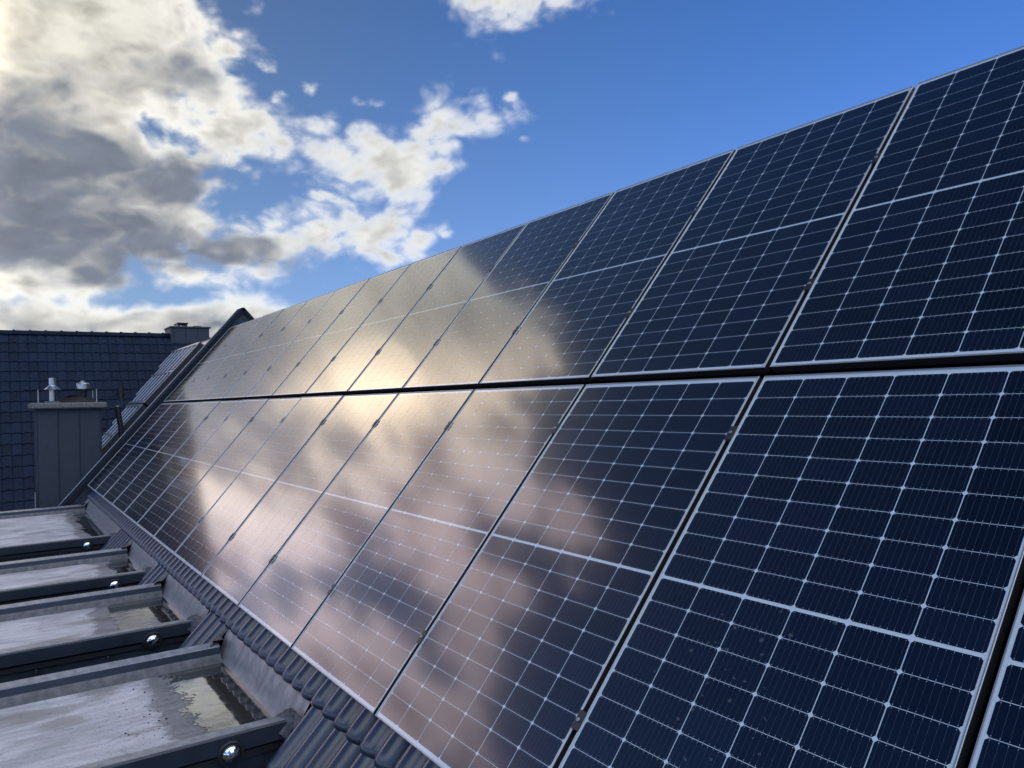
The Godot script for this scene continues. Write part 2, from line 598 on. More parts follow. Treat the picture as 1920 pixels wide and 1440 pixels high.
func pantile(rolls := 2, width := 0.30, length := 0.42, high := 0.053, columns := 12) -> ArrayMesh:
	# local axes: x across, y up the slope, z off the roof; the front edge at y = 0. Smooth rolls with a rounded nose.
	var rows := []
	var stations := [[length, 0.0, 1.0], [0.06, 0.0, 1.0], [0.030, -0.002, 0.98], [0.012, -0.007, 0.93], [0.003, -0.015, 0.84], [0.0, -0.025, 0.74], [0.003, -0.042, 0.66]]
	for s in stations:
		var row := []
		for i in rolls * columns + 1:
			var f := float(i) / columns
			var t := f - floorf(f)
			var r := 0.0
			if t > 0.17:
				r = pow(maxf(sin(PI * (t - 0.17) / 0.83), 0.0), 0.62)
			var back: float = 0.022 * (1.0 - r) * (1.0 if s[0] < 0.1 else 0.0)
			row.append(Vector3(f * width / rolls, s[0] + back, high * r * s[2] + 0.034 * (1.0 - s[0] / length) + s[1] + 0.004))
		rows.append(row)
	return grid(rows, Vector3(0, 0, 1))


func slope_frame(z: float, v: float, off: float, twist := 0.0) -> Transform3D:
	var b := Basis(A, V, N)
	if twist != 0.0:
		b = b * Basis(Vector3(0, 0, 1), twist)
	return Transform3D(b, slope(z, v, off))


const DORMERS := [[-2.97, -4.50], [-5.13, -6.62], [-7.20, -8.72], [-9.75, -13.52]]


func in_dormer(z0: float, z1: float) -> bool:
	for d in DORMERS:
		if z1 <= d[0] + 0.02 and z0 >= d[1] - 0.02:
			return true
	return false


func build_house() -> void:
	var h := thing("house", "row house with dark pantile roof, flat dormers and a large solar array", "house", "", Transform3D(Basis.IDENTITY, Vector3(1.4, 0, -6)))
	# walls
	var st := st_new()
	span(st, Vector3(-3.9, 0.0, -13.8), Vector3(6.5, 3.2, 4.0))
	world_part("wall", done(st), M.render_wall, h)
	# roof deck under the tiles, both slopes
	st = st_new()
	var ridge := 2.16
	for q in [[-13.84, 4.3]]:
		quad(st, slope(q[0], -6.4, TILE_OFF - 0.05), slope(q[1], -6.4, TILE_OFF - 0.05), slope(q[1], ridge, TILE_OFF - 0.05), slope(q[0], ridge, TILE_OFF - 0.05), N)
		var top0 := slope(q[0], ridge, TILE_OFF - 0.05)
		var top1 := slope(q[1], ridge, TILE_OFF - 0.05)
		var down := Vector3(COS_S, -SIN_S, 0) * 8.5
		quad(st, top0, top1, top1 + down, top0 + down, Vector3(SIN_S, COS_S, 0))
	var deck := world_part("roof", done(st), M.deck, h)
	# pantiles: the courses seen below the array, between the dormers and in front of the nearest one
	var meshes := [pantile(), pantile(1, 0.15)]
	var front := -1.945
	var k := 0
	for row in 8:
		var v := front - 0.345 * row
		var z := -13.80
		while z < 1.6:
			var z1 := z
			z += 0.3023
			if row > 2 and z1 < -5.2 or row > 4 and z1 < -2.9:
				continue
			if row > 3 and z > 0.3:
				continue
			var off := TILE_OFF + rng.randf_range(-0.001, 0.002)
			if row > 0 and in_dormer(z - 0.01, z1 + 0.01):
				for half in 2:
					var zh := z1 + half * 0.151
					if not in_dormer(zh + 0.13, zh + 0.02):
						part("half_tile", meshes[1], M["tile_%d" % (rng.randi() % 4)], deck, tf_local(deck, slope_frame(zh, v, off)))
				continue
			var tf := slope_frame(z1, v + rng.randf_range(-0.003, 0.003), off, rng.randf_range(-0.004, 0.004))
			part("tile", meshes[0], M["tile_%d" % (rng.randi() % 4)], deck, tf_local(deck, tf))
			k += 1
	# the course under the array's edge
	var z := -13.80
	var rest := MultiMesh.new()
	rest.transform_format = MultiMesh.TRANSFORM_3D
	rest.mesh = meshes[0]
	var spots := []
	while z < 1.6:
		spots.append(slope_frame(z, front + 0.345, TILE_OFF))
		z += 0.3023
	rest.instance_count = spots.size()
	for i in spots.size():
		rest.set_instance_transform(i, tf_local(deck, spots[i]))
	var mm := MultiMeshInstance3D.new()
	mm.name = "tile_course"
	mm.multimesh = rest
	mm.material_override = M.tile_0
	mm.set_meta("kind", "stuff")
	deck.add_child(mm)
	# ridge capping
	var cap := []
	for q in [-13.84, 4.3]:
		var row := []
		for i in 9:
			var a := PI * i / 8.0
			row.append(slope(q, ridge, TILE_OFF - 0.16) + Vector3(-cos(a) * 0.1, sin(a) * 0.09, 0))
		cap.append(row)
	part("ridge_capping", grid(cap, Vector3.UP), M.tile_0, deck, tf_local(deck, Transform3D.IDENTITY))
	build_parapet(h)
	for i in 4:
		build_dormer(h, i)


func tf_local(parent: Node3D, at: Transform3D) -> Transform3D:
	var t := Transform3D.IDENTITY
	var n: Node = parent
	while n is Node3D and n != self:
		t = (n as Node3D).transform * t
		n = n.get_parent()
	return t.affine_inverse() * at


func build_parapet(h: Node3D) -> void:
	var z0 := -13.83
	var z1 := -14.10
	var apex := Vector3(1.44, 9.725, 0)
	# the wall follows both slopes
	var top := 0.055
	var left: Vector3 = slope(0, -4.2, top)
	var peak: Vector3 = Vector3(1.44, 0, 0)
	var t := (peak.x - left.x) / V.x
	var p := left + V * t
	var right := p + Vector3(COS_S, -SIN_S, 0) * 7.0
	var st := st_new()
	var prof := [Vector3(left.x, 2.5, 0), left, p, right, Vector3(right.x, 2.5, 0)]
	for i in 4:
		var a: Vector3 = prof[i]
		var b: Vector3 = prof[i + 1]
		var zz0 := Vector3(0, 0, z0)
		var zz1 := Vector3(0, 0, z1)
		quad(st, a + zz0, b + zz0, b + zz1, a + zz1, Vector3(b.y - a.y, b.x - a.x, 0) * Vector3(-1, 1, 0))
	for zz: float in [z0, z1]:
		var o := Vector3(0, 0, zz)
		var n := Vector3(0, 0, 1 if zz == z0 else -1)
		quad(st, prof[0] + o, prof[1] + o, Vector3(p.x, 2.5, 0) + o, prof[0] + o, n)
		quad(st, prof[1] + o, prof[2] + o, Vector3(p.x, 2.5, 0) + o, prof[1] + o, n)
		quad(st, prof[2] + o, prof[3] + o, prof[4] + o, Vector3(p.x, 2.5, 0) + o, n)
	var wall := world_part("party_wall", done(st), M.cladding, h)
	wall.set_meta("label", "dark clad party wall rising past the far end of the array")
	# folded metal coping along each slope, with a raised lip on its far edge
	for side in 2:
		var lo := left if side == 0 else p
		var hi := p if side == 0 else right
		var dir := (hi - lo).normalized()
		var nrm := Vector3(-dir.y, dir.x, 0)
		var len_ := (hi - lo).length()
		var step := 2.0
		var s := 0.0
		while s < len_ - 0.05:
			var e := minf(s + step, len_)
			var a := lo + dir * s
			var b := lo + dir * (e - 0.006)
			var cs := [[z0 + 0.035, -0.05], [z0 + 0.035, 0.012], [z0 + 0.02, 0.022], [z1 - 0.01, 0.022], [z1 - 0.011, 0.032], [z1 - 0.024, 0.032], [z1 - 0.026, -0.05]]
			var rows := []
			for c in cs:
				rows.append([a + nrm * c[1] + Vector3(0, 0, c[0]), b + nrm * c[1] + Vector3(0, 0, c[0])])
			part("coping", grid(rows.slice(0, 4), nrm, false), M.parapet_metal, wall)
			part("coping_lip", grid(rows.slice(3), nrm, false), M.aluminium, wall)  # brighter metal on the lip paints the edge highlight
			s = e
	var fl := st_new()
	var pts := [slope(z0 + 0.003, -1.9, TILE_OFF), slope(z0 + 0.003, 1.85, TILE_OFF), slope(z0 + 0.003, 1.85, -0.02), slope(z0 + 0.003, -1.9, -0.02)]
	quad(fl, pts[0], pts[1], pts[2], pts[3], Vector3(0, 0, 1))
	part("flashing", done(fl), M.dark_metal, wall, tf_local(wall, Transform3D.IDENTITY))
	wall.get_children().map(func(c): if String(c.name).begins_with("coping"): c.transform = tf_local(wall, Transform3D.IDENTITY))


# ------------------------------------------------------------------ dormers

func floor_image(seed_: int, wet_to: float, width: float, spotty: float) -> Image:
	# grey roofing membrane: drying streaks, silt, tide marks and the damp margin of the puddle; u from the tile slope outwards over 2.2 m
	var w := 512
	var h := 256
	var n := FastNoiseLite.new()
	n.seed = seed_
	n.frequency = 1.0
	n.fractal_octaves = 5
	var f := FastNoiseLite.new()
	f.seed = seed_ + 9
	f.frequency = 1.0
	f.fractal_octaves = 4
	var im := Image.create(w, h, false, Image.FORMAT_RGB8)
	for j in h:
		var b := (j + 0.5) / h * width
		for i in w:
			var a := (i + 0.5) / w * 2.2
			var streak := f.get_noise_2d(a * 3.0, b * 14.0)
			var cloud := n.get_noise_2d(a * 1.6 + 40.0, b * 2.6)
			var speck := n.get_noise_2d(a * 40.0, b * 55.0 + 90.0)
			var t := 0.56 * (1.0 + 0.30 * streak + 0.36 * cloud + 0.22 * speck)
			var c := Vector3(t * 1.0, t * 0.96, t * 0.98)
			# silt
			var silt := smoothstep(0.12, 0.42, n.get_noise_2d(a * 1.1 + 7.0, b * 2.0 + 3.0) + 0.25 * speck)
			c = c.lerp(Vector3(0.25, 0.222, 0.195), silt * 0.65)
			# tide marks
			var ring := absf(n.get_noise_2d(a * 1.3 + 17.0, b * 1.9 + 5.0) - 0.06)
			c *= 1.0 - 0.4 * smoothstep(0.018, 0.0, ring)
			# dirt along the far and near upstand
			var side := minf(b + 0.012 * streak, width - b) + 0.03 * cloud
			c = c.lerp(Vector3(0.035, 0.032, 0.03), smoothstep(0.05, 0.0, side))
			# damp margin
			var damp := wet_to + 0.13 + 0.10 * cloud + 0.05 * streak + 0.03 * speck
			c *= lerpf(1.0, 0.42, smoothstep(damp + 0.03, damp - 0.02, a))
			if speck > 0.5 and a < wet_to + 0.5:
				c *= lerpf(1.0, 0.25, spotty)
			im.set_pixel(i, j, Color(c.x, c.y, c.z).linear_to_srgb())
	return im


func puddle_mesh(seed_: int, reach: float, width: float, ragged: float) -> ArrayMesh:
	# local: x outwards from the tile slope, z along the dormer from its far rim. Contours of a noisy field.
	var n := FastNoiseLite.new()
	n.seed = seed_
	n.frequency = 1.0
	n.fractal_octaves = 4
	var cell := 0.010
	var nx := int((reach + 0.22) / cell)
	var nz := int((width - 0.03) / cell)
	var field := PackedFloat32Array()
	field.resize((nx + 1) * (nz + 1))
	for j in nz + 1:
		for i in nx + 1:
			var a := i * cell
			var b := 0.015 + j * cell
			var v := reach - a + 0.09 * n.get_noise_2d(b * 2.2, a * 2.2) + 0.05 * n.get_noise_2d(b * 9.0 + 50.0, a * 9.0) + ragged * n.get_noise_2d(b * 40.0, a * 40.0)
			field[j * (nx + 1) + i] = v
	var st := st_new()
	for j in nz:
		for i in nx:
			var id := [j * (nx + 1) + i, j * (nx + 1) + i + 1, (j + 1) * (nx + 1) + i + 1, (j + 1) * (nx + 1) + i]
			var pos := [Vector2(i, j), Vector2(i + 1, j), Vector2(i + 1, j + 1), Vector2(i, j + 1)]
			var poly := []
			for k in 4:
				var f0 := field[id[k]]
				var f1 := field[id[(k + 1) % 4]]
				var p0: Vector2 = pos[k]
				var p1: Vector2 = pos[(k + 1) % 4]
				if f0 > 0.0:
					poly.append(p0)
				if (f0 > 0.0) != (f1 > 0.0):
					poly.append(p0.lerp(p1, f0 / (f0 - f1)))
			for k in range(1, poly.size() - 1):
				var t := []
				for p: Vector2 in [poly[0], poly[k], poly[k + 1]]:
					t.append(Vector3(-p.x * cell, 0, 0.015 + p.y * cell))
				tri(st, t[0], t[1], t[2], Vector3.UP)
	return done(st)


func build_dormer(h: Node3D, i: int) -> void:
	var zn: float = DORMERS[i][0]     # near side
	var zf: float = DORMERS[i][1]     # far side
	var xl := -3.45                   # front wall
	var width := zn - zf
	var st := st_new()
	# cheeks and front wall, set back under the fascia
	var y0 := FLOOR_Y - 0.04
	span(st, Vector3(xl + 0.12, 3.4, zf + 0.05), Vector3(BACK_X + 0.6, y0, zn - 0.035))
	var d := world_part("dormer", done(st), M.dark_metal, h)
	d.set_meta("label", ["nearest flat roofed dormer with a ragged puddle by the tiles", "second flat roofed dormer with a bright puddle by the tiles", "third flat roofed dormer with a small wet corner", "wide farthest flat roofed dormer beside the party wall"][i])
	var put := func(called: String, mesh: Mesh, mat: Material) -> MeshInstance3D:
		return part(called, mesh, mat, d, tf_local(d, Transform3D.IDENTITY))
	# roof slab edge below the fascia
	put.call("roof_board", span_mesh(Vector3(xl + 0.02, y0 + 0.002, zf + 0.02), Vector3(BACK_X + 0.25, FLOOR_Y - 0.004, zn - 0.02)), M.black_metal)
	# standing seams on the near cheek
	for k in 5:
		var x := -1.82 - 0.42 * k
		if x > xl + 0.2:
			put.call("standing_seam", span_mesh(Vector3(x - 0.007, 4.4, zn - 0.037), Vector3(x + 0.007, y0 - 0.004, zn - 0.006), 0.003), M.dark_metal)
	# membrane
	var reach: float = [0.36, 0.46, 0.24, 0.20][i]
	var fm := StandardMaterial3D.new()
	fm.resource_name = "membrane_%d" % i
	fm.albedo_texture = ImageTexture.create_from_image(floor_image(200 + 17 * i, reach, width - 0.18, [1.0, 0.3, 0.2, 0.0][i]))
	fm.roughness = 0.6
	fm.metallic_specular = 0.5
	st = st_new()
	var z_in_n := zn - 0.09
	var z_in_f := zf + 0.09
	var c := [Vector3(BACK_X, FLOOR_Y, z_in_f), Vector3(BACK_X, FLOOR_Y, z_in_n), Vector3(xl, FLOOR_Y, z_in_n), Vector3(xl, FLOOR_Y, z_in_f)]
	for k in [0, 1, 2, 0, 2, 3]:
		var q: Vector3 = c[k]
		st.set_uv(Vector2((BACK_X - q.x) / 2.2, (q.z - z_in_f) / (z_in_n - z_in_f)))
		st.add_vertex(q)
	put.call("membrane", done(st), fm)
	# puddle held against the tile slope
	var pd := part("puddle", puddle_mesh(300 + i, reach, z_in_n - z_in_f, [0.10, 0.03, 0.05, 0.07][i]), M.water, d)
	pd.transform = tf_local(d, Transform3D(Basis.IDENTITY, Vector3(BACK_X, FLOOR_Y + 0.003, z_in_f)))
	# rims: folded edge profiles (outside -> inside) on the near, far and front edge
	var prof := [[0.012, 0.012], [0.0, 0.012], [-0.004, 0.092], [0.003, 0.102], [0.009, 0.104], [0.072, 0.092], [0.080, 0.086], [0.086, 0.044], [0.10, 0.030], [0.145, 0.0012]]
	for side in 3:
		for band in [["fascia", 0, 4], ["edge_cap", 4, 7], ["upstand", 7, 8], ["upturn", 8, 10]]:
			var rows := []
			for q0 in prof.slice(maxi(band[1] - (1 if band[1] > 0 else 0), 0), band[2]):
				var q: Array = q0
				if side == 0 and q[0] > 0.06 and q[0] < 0.083:
					q = [q[0], q[1] + 0.011]
				var y: float = FLOOR_Y + q[1]
				if side == 0:
					rows.append([Vector3(BACK_X - 0.02, y, zn - q[0]), Vector3(xl + q[0], y, zn - q[0])])
				elif side == 1:
					rows.append([Vector3(BACK_X - 0.02, y, zf + q[0]), Vector3(xl + q[0], y, zf + q[0])])
				else:
					rows.append([Vector3(xl + q[0], y, zn - q[0]), Vector3(xl + q[0], y, zf + q[0])])
			put.call(band[0], grid(rows, Vector3.UP, false), {"fascia": M.dark_metal, "edge_cap": M.weathered_sheen_cap, "upstand": M.dark_metal, "upturn": M.upturn}[band[0]])
		# a lap joint now and then
		if side < 2:
			var zz := zn if side == 0 else zf
			var s := -1.0 if side == 0 else 1.0
			for x: float in [-2.55]:
				var lap := []
				for q in prof.slice(1, 7):
					lap.append([Vector3(x, FLOOR_Y + q[1] + 0.0025, zz + s * (q[0] - 0.0025)), Vector3(x - 0.06, FLOOR_Y + q[1] + 0.0025, zz + s * (q[0] - 0.0025))])
				put.call("lap_strip", grid(lap, Vector3.UP, false), M.coping_metal)
			for x: float in [-1.33, -1.72, -2.10, -2.48, -2.9]:
				put.call("screw", lathe([Vector2(0.0085, 0), Vector2(0.008, 0.003), Vector2(0.004, 0.006), Vector2(0, 0.0065)], 10, Transform3D(Basis.IDENTITY, Vector3(x + 0.03 * side, FLOOR_Y + 0.098, zz + s * 0.034))), M.steel)
	# lead apron from under the tile noses down to the membrane
	var rows := []
	var cols := int(width / 0.05)
	var n := FastNoiseLite.new()
	n.seed = 400 + i
	n.frequency = 6.0
	for q in [[-1.125, 6.462], [-1.165, 6.432], [-1.190, 6.390], [-1.208, 6.345], [-1.224, 6.300], [-1.250, 6.2745]]:
		var row := []
		for k in cols + 1:
			var z := lerpf(zf - 0.03, zn + 0.03, float(k) / cols)
			var e := n.get_noise_2d(z * 3.0, q[1] * 4.0) * (0.014 if q[1] > 6.28 else 0.0)
			row.append(Vector3(q[0] + e * 0.7, q[1] + e * 0.6 + (0.012 * n.get_noise_1d(z * 8.0) if q[1] > 6.45 else 0.0), z))
		rows.append(row)
	put.call("apron", grid(rows, N), M.lead)
	# crumpled flaps dressed over the rims onto the tiles
	for s in 2:
		var zz := zn if s == 0 else zf
		var sg := 1.0 if s == 0 else -1.0
		rows = []
		for a in 6:
			var row := []
			for b in 7:
				var u := a / 5.0
				var w := b / 6.0
				var e := n.get_noise_2d(u * 9.0 + 30.0 * s, w * 9.0) * 0.022
				var v := lerpf(-2.01, -2.13, w)
				var z := zz + sg * lerpf(-0.07, 0.10 - 0.04 * w, u)
				var lift := 0.045 * smoothstep(0.75, 0.2, u) * smoothstep(0.0, 0.35, w) + 0.035
				row.append(slope(z, v, TILE_OFF + 0.012 + lift + e))
			rows.append(row)
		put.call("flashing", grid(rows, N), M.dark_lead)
	# overflow spout: dark collar with a bright stainless pipe end
	var at := Transform3D(Basis(Vector3.RIGHT, PI / 2 + 0.12), Vector3(-1.54, 6.288, zn - 0.02))
	var sp := put.call("spout", lathe([Vector2(0.062, 0.0), Vector2(0.062, 0.030), Vector2(0.058, 0.036), Vector2(0.046, 0.036), Vector2(0.046, 0.01)], 28, at), M.black_metal) as MeshInstance3D
	sp.set_meta("label", "round overflow spout with a bright steel pipe end")
	put.call("pipe_end", lathe([Vector2(0.0455, 0.0), Vector2(0.0455, 0.034), Vector2(0.042, 0.044), Vector2(0.034, 0.053), Vector2(0.023, 0.060), Vector2(0.012, 0.0635), Vector2(0.0, 0.0645)], 28, at), M.chrome)
	if i == 0:
		for k in 34:
			var r := rng.randf_range(0.0015, 0.006)
			var x := BACK_X - 0.42 - absf(rng.randfn(0.0, 0.16)) - 0.05
			var z := zf + 0.25 + rng.randf() * 0.9
			put.call("moss_crumb", box_mesh(Vector3(r * 2.0, r, r * 1.5), r * 0.4, Transform3D(Basis(Vector3.UP, rng.randf() * TAU), Vector3(x, FLOOR_Y + r * 0.5, z))), M.moss)


# ------------------------------------------------------------------ solar array

const COUNT := ["first", "second", "third", "fourth", "fifth", "sixth", "seventh", "eighth", "ninth", "tenth", "eleventh", "twelfth", "thirteenth", "fourteenth"]


func frame_mesh(w: float, h: float, prof: Array) -> ArrayMesh:
	# four mitred aluminium bars: outer face, lip, inner step
	var st := st_new()
	var corner := func(k: int, q: Array) -> Vector3:
		var sx := -1.0 if k == 0 or k == 3 else 1.0
		var sy := 0.0 if k < 2 else 1.0
		return Vector3(sx * (w / 2 - q[0]), q[0] if sy == 0.0 else h - q[0], q[1])
	for k in 4:
		for j in prof.size() - 1:
			var a: Vector3 = corner.call(k, prof[j])
			var b: Vector3 = corner.call((k + 1) % 4, prof[j])
			var c: Vector3 = corner.call((k + 1) % 4, prof[j + 1])
			var d: Vector3 = corner.call(k, prof[j + 1])
			st.add_vertex(a); st.add_vertex(c); st.add_vertex(b)
			st.add_vertex(a); st.add_vertex(d); st.add_vertex(c)
	return done(st)


func add_cell(st: SurfaceTool, x: float, y: float, w: float, h: float, z: float) -> void:
	var k := 0.0066
	var pts := [Vector2(k, 0), Vector2(w - k, 0), Vector2(w, k), Vector2(w, h - k), Vector2(w - k, h), Vector2(k, h), Vector2(0, h - k), Vector2(0, k)]
	for i in range(1, 7):
		for p: Vector2 in [pts[0], pts[i + 1], pts[i]]:
			st.set_uv(Vector2(p.x / w, p.y / h))
			st.add_vertex(Vector3(x + p.x, y + p.y, z))


func build_panels() -> void:
	var w := 1.034
	var h := 1.7675
	var frame := frame_mesh(w, h, [[0.0, -0.004], [0.0, -0.0012], [0.0012, 0.0], [0.0046, 0.0], [0.0053, -0.0008], [0.0053, -0.0045]])
	var sides := frame_mesh(w, h, [[0.0, -0.035], [0.0, -0.0042]])
	var st := st_new()
	quad(st, Vector3(-w / 2 + 0.004, 0.004, -0.0040), Vector3(w / 2 - 0.004, 0.004, -0.0040), Vector3(w / 2 - 0.004, h - 0.004, -0.0040), Vector3(-w / 2 + 0.004, h - 0.004, -0.0040), Vector3(0, 0, 1))
	var back := done(st)
	var cw := 0.16565
	var ch := 0.0841
	var gap := 0.0018
	var gap_u := 0.0030
	st = st_new()
	add_cell(st, 0, 0, cw, ch, 0)
	var cell := done(st)
	var places := []
	for r in 20:
		for c in 6:
			var x := -(6 * cw + 5 * gap_u) / 2 + c * (cw + gap_u)
			var y := 0.007 + 0.013 + r * (ch + gap) + (0.0091 if r > 9 else 0.0)
			places.append(Vector2(x, y))
	st = st_new()
	for p in places:
		add_cell(st, p.x, p.y, cw, ch, -0.0036)
	var all_cells := done(st)
	for row in 2:
		for k in range(-1, 13):
			var look: String
			if row == 1:
				look = "dark blue cells visible" if k < 3 else "partly mirroring peach cloud" if k < 5 else "mirroring bright peach cloud" if k < 9 else "mirroring pale grey cloud"
			else:
				look = "dark blue cells visible" if k < 1 else "mirroring mottled pink cloud" if k < 5 else "mirroring golden cloud" if k < 10 else "mirroring dark chimney"
			var label := "%s row solar panel, %s from the far party wall, %s" % ["upper" if row == 1 else "lower", COUNT[12 - k], look]
			var tilt := Basis(A, V, N) * Basis(Vector3(1, 0, 0), rng.randf_range(-0.0016, 0.0016)) * Basis(Vector3(0, 1, 0), rng.randf_range(-0.0016, 0.0016))
			var at := slope(-(k + 0.5) * PITCH, 0.0225 if row == 1 else -1.79, 0.0)
			var p := thing("solar_module", label, "solar panel", "solar panels of the roof array", Transform3D(tilt, at))
			part("frame", frame, M.aluminium, p)
			part("shaded_frame_side", sides, M.shaded_frame_side, p)
			part("backsheet", back, M.backsheet, p)
			if k < 6:
				for q in places:
					part("cell", cell, M["cell_%d" % (0 if rng.randf() < 0.6 else 1 + rng.randi() % 2)], p, Transform3D(Basis.IDENTITY, Vector3(q.x, q.y, -0.0036)))
				if k == 0 and row == 0:
					smears(p)
			else:
				var g := part("cell_grid", all_cells, M.cell_0, p)
				g.set_meta("kind", "stuff")


func smears(p: Node3D) -> void:
	# dried water marks on the glass
	var st := st_new()
	for i in 46:
		var c := Vector2(rng.randfn(-0.12, 0.11), 0.62 + rng.randfn(0.0, 0.13))
		var r := rng.randf_range(0.002, 0.0085)
		var flat := rng.randf_range(0.25, 0.9)
		var turn := rng.randf_range(-0.5, 0.5)
		var ring := []
		for k in 8:
			var q := Vector2(cos(TAU * k / 8.0) * r, sin(TAU * k / 8.0) * r * flat) * rng.randf_range(0.6, 1.2)
			q = q.rotated(turn) + c
			ring.append(Vector3(q.x, q.y, -0.0026))
		for k in range(1, 7):
			tri(st, ring[0], ring[k], ring[k + 1], Vector3(0, 0, 1))
	var o := part("water_marks", done(st), M.smear, p)
	o.set_meta("kind", "stuff")


func build_rails() -> void:
	var clamp_st := st_new()
	add_box(clamp_st, Vector3(0.022, 0.062, 0.045), Transform3D(Basis.IDENTITY, Vector3(0, 0, -0.0225)), 0.002)
	add_box(clamp_st, Vector3(0.031, 0.062, 0.004), Transform3D(Basis.IDENTITY, Vector3(0, 0, 0.0034)), 0.001)
	var clamp_mesh := done(clamp_st)
	var bolt := lathe([Vector2(0.0068, 0.005), Vector2(0.0068, 0.0105), Vector2(0.0058, 0.0115), Vector2(0.0038, 0.0115), Vector2(0.0036, 0.007), Vector2(0, 0.007)], 14, Transform3D(Basis(Vector3.RIGHT, PI / 2), Vector3.ZERO))
	var vs := [-1.44, -0.305, 0.465, 1.25]
	var words := ["mounting rail under the bottom of the lower panels, its black clamps in the seams", "mounting rail under the top of the lower panels, its black clamps in the seams", "mounting rail under the bottom of the upper panels, its black clamps in the seams", "mounting rail under the top of the upper panels, its black clamps in the seams"]
	for i in 4:
		var z0 := -13.0 * PITCH - 0.05
		var z1 := 1.0 * PITCH + 0.3
		var r := thing("mounting_rail", words[i], "rail", "mounting rails of the solar array", Transform3D(Basis(A, V, N), slope((z0 + z1) / 2, vs[i], 0.0)))
		part("rail_bar", box_mesh(Vector3(z1 - z0, 0.04, 0.045), 0.003, Transform3D(Basis.IDENTITY, Vector3(0, 0, -0.0595))), M.rail_metal, r)
		for k in range(0, 14):
			var c := part("clamp", clamp_mesh, M.black_metal, r, Transform3D(Basis.IDENTITY, Vector3(-k * PITCH - (z0 + z1) / 2, rng.randf_range(-0.004, 0.004), 0)))
			part("bolt", bolt, M.steel, c)


# ------------------------------------------------------------------ beyond the party wall

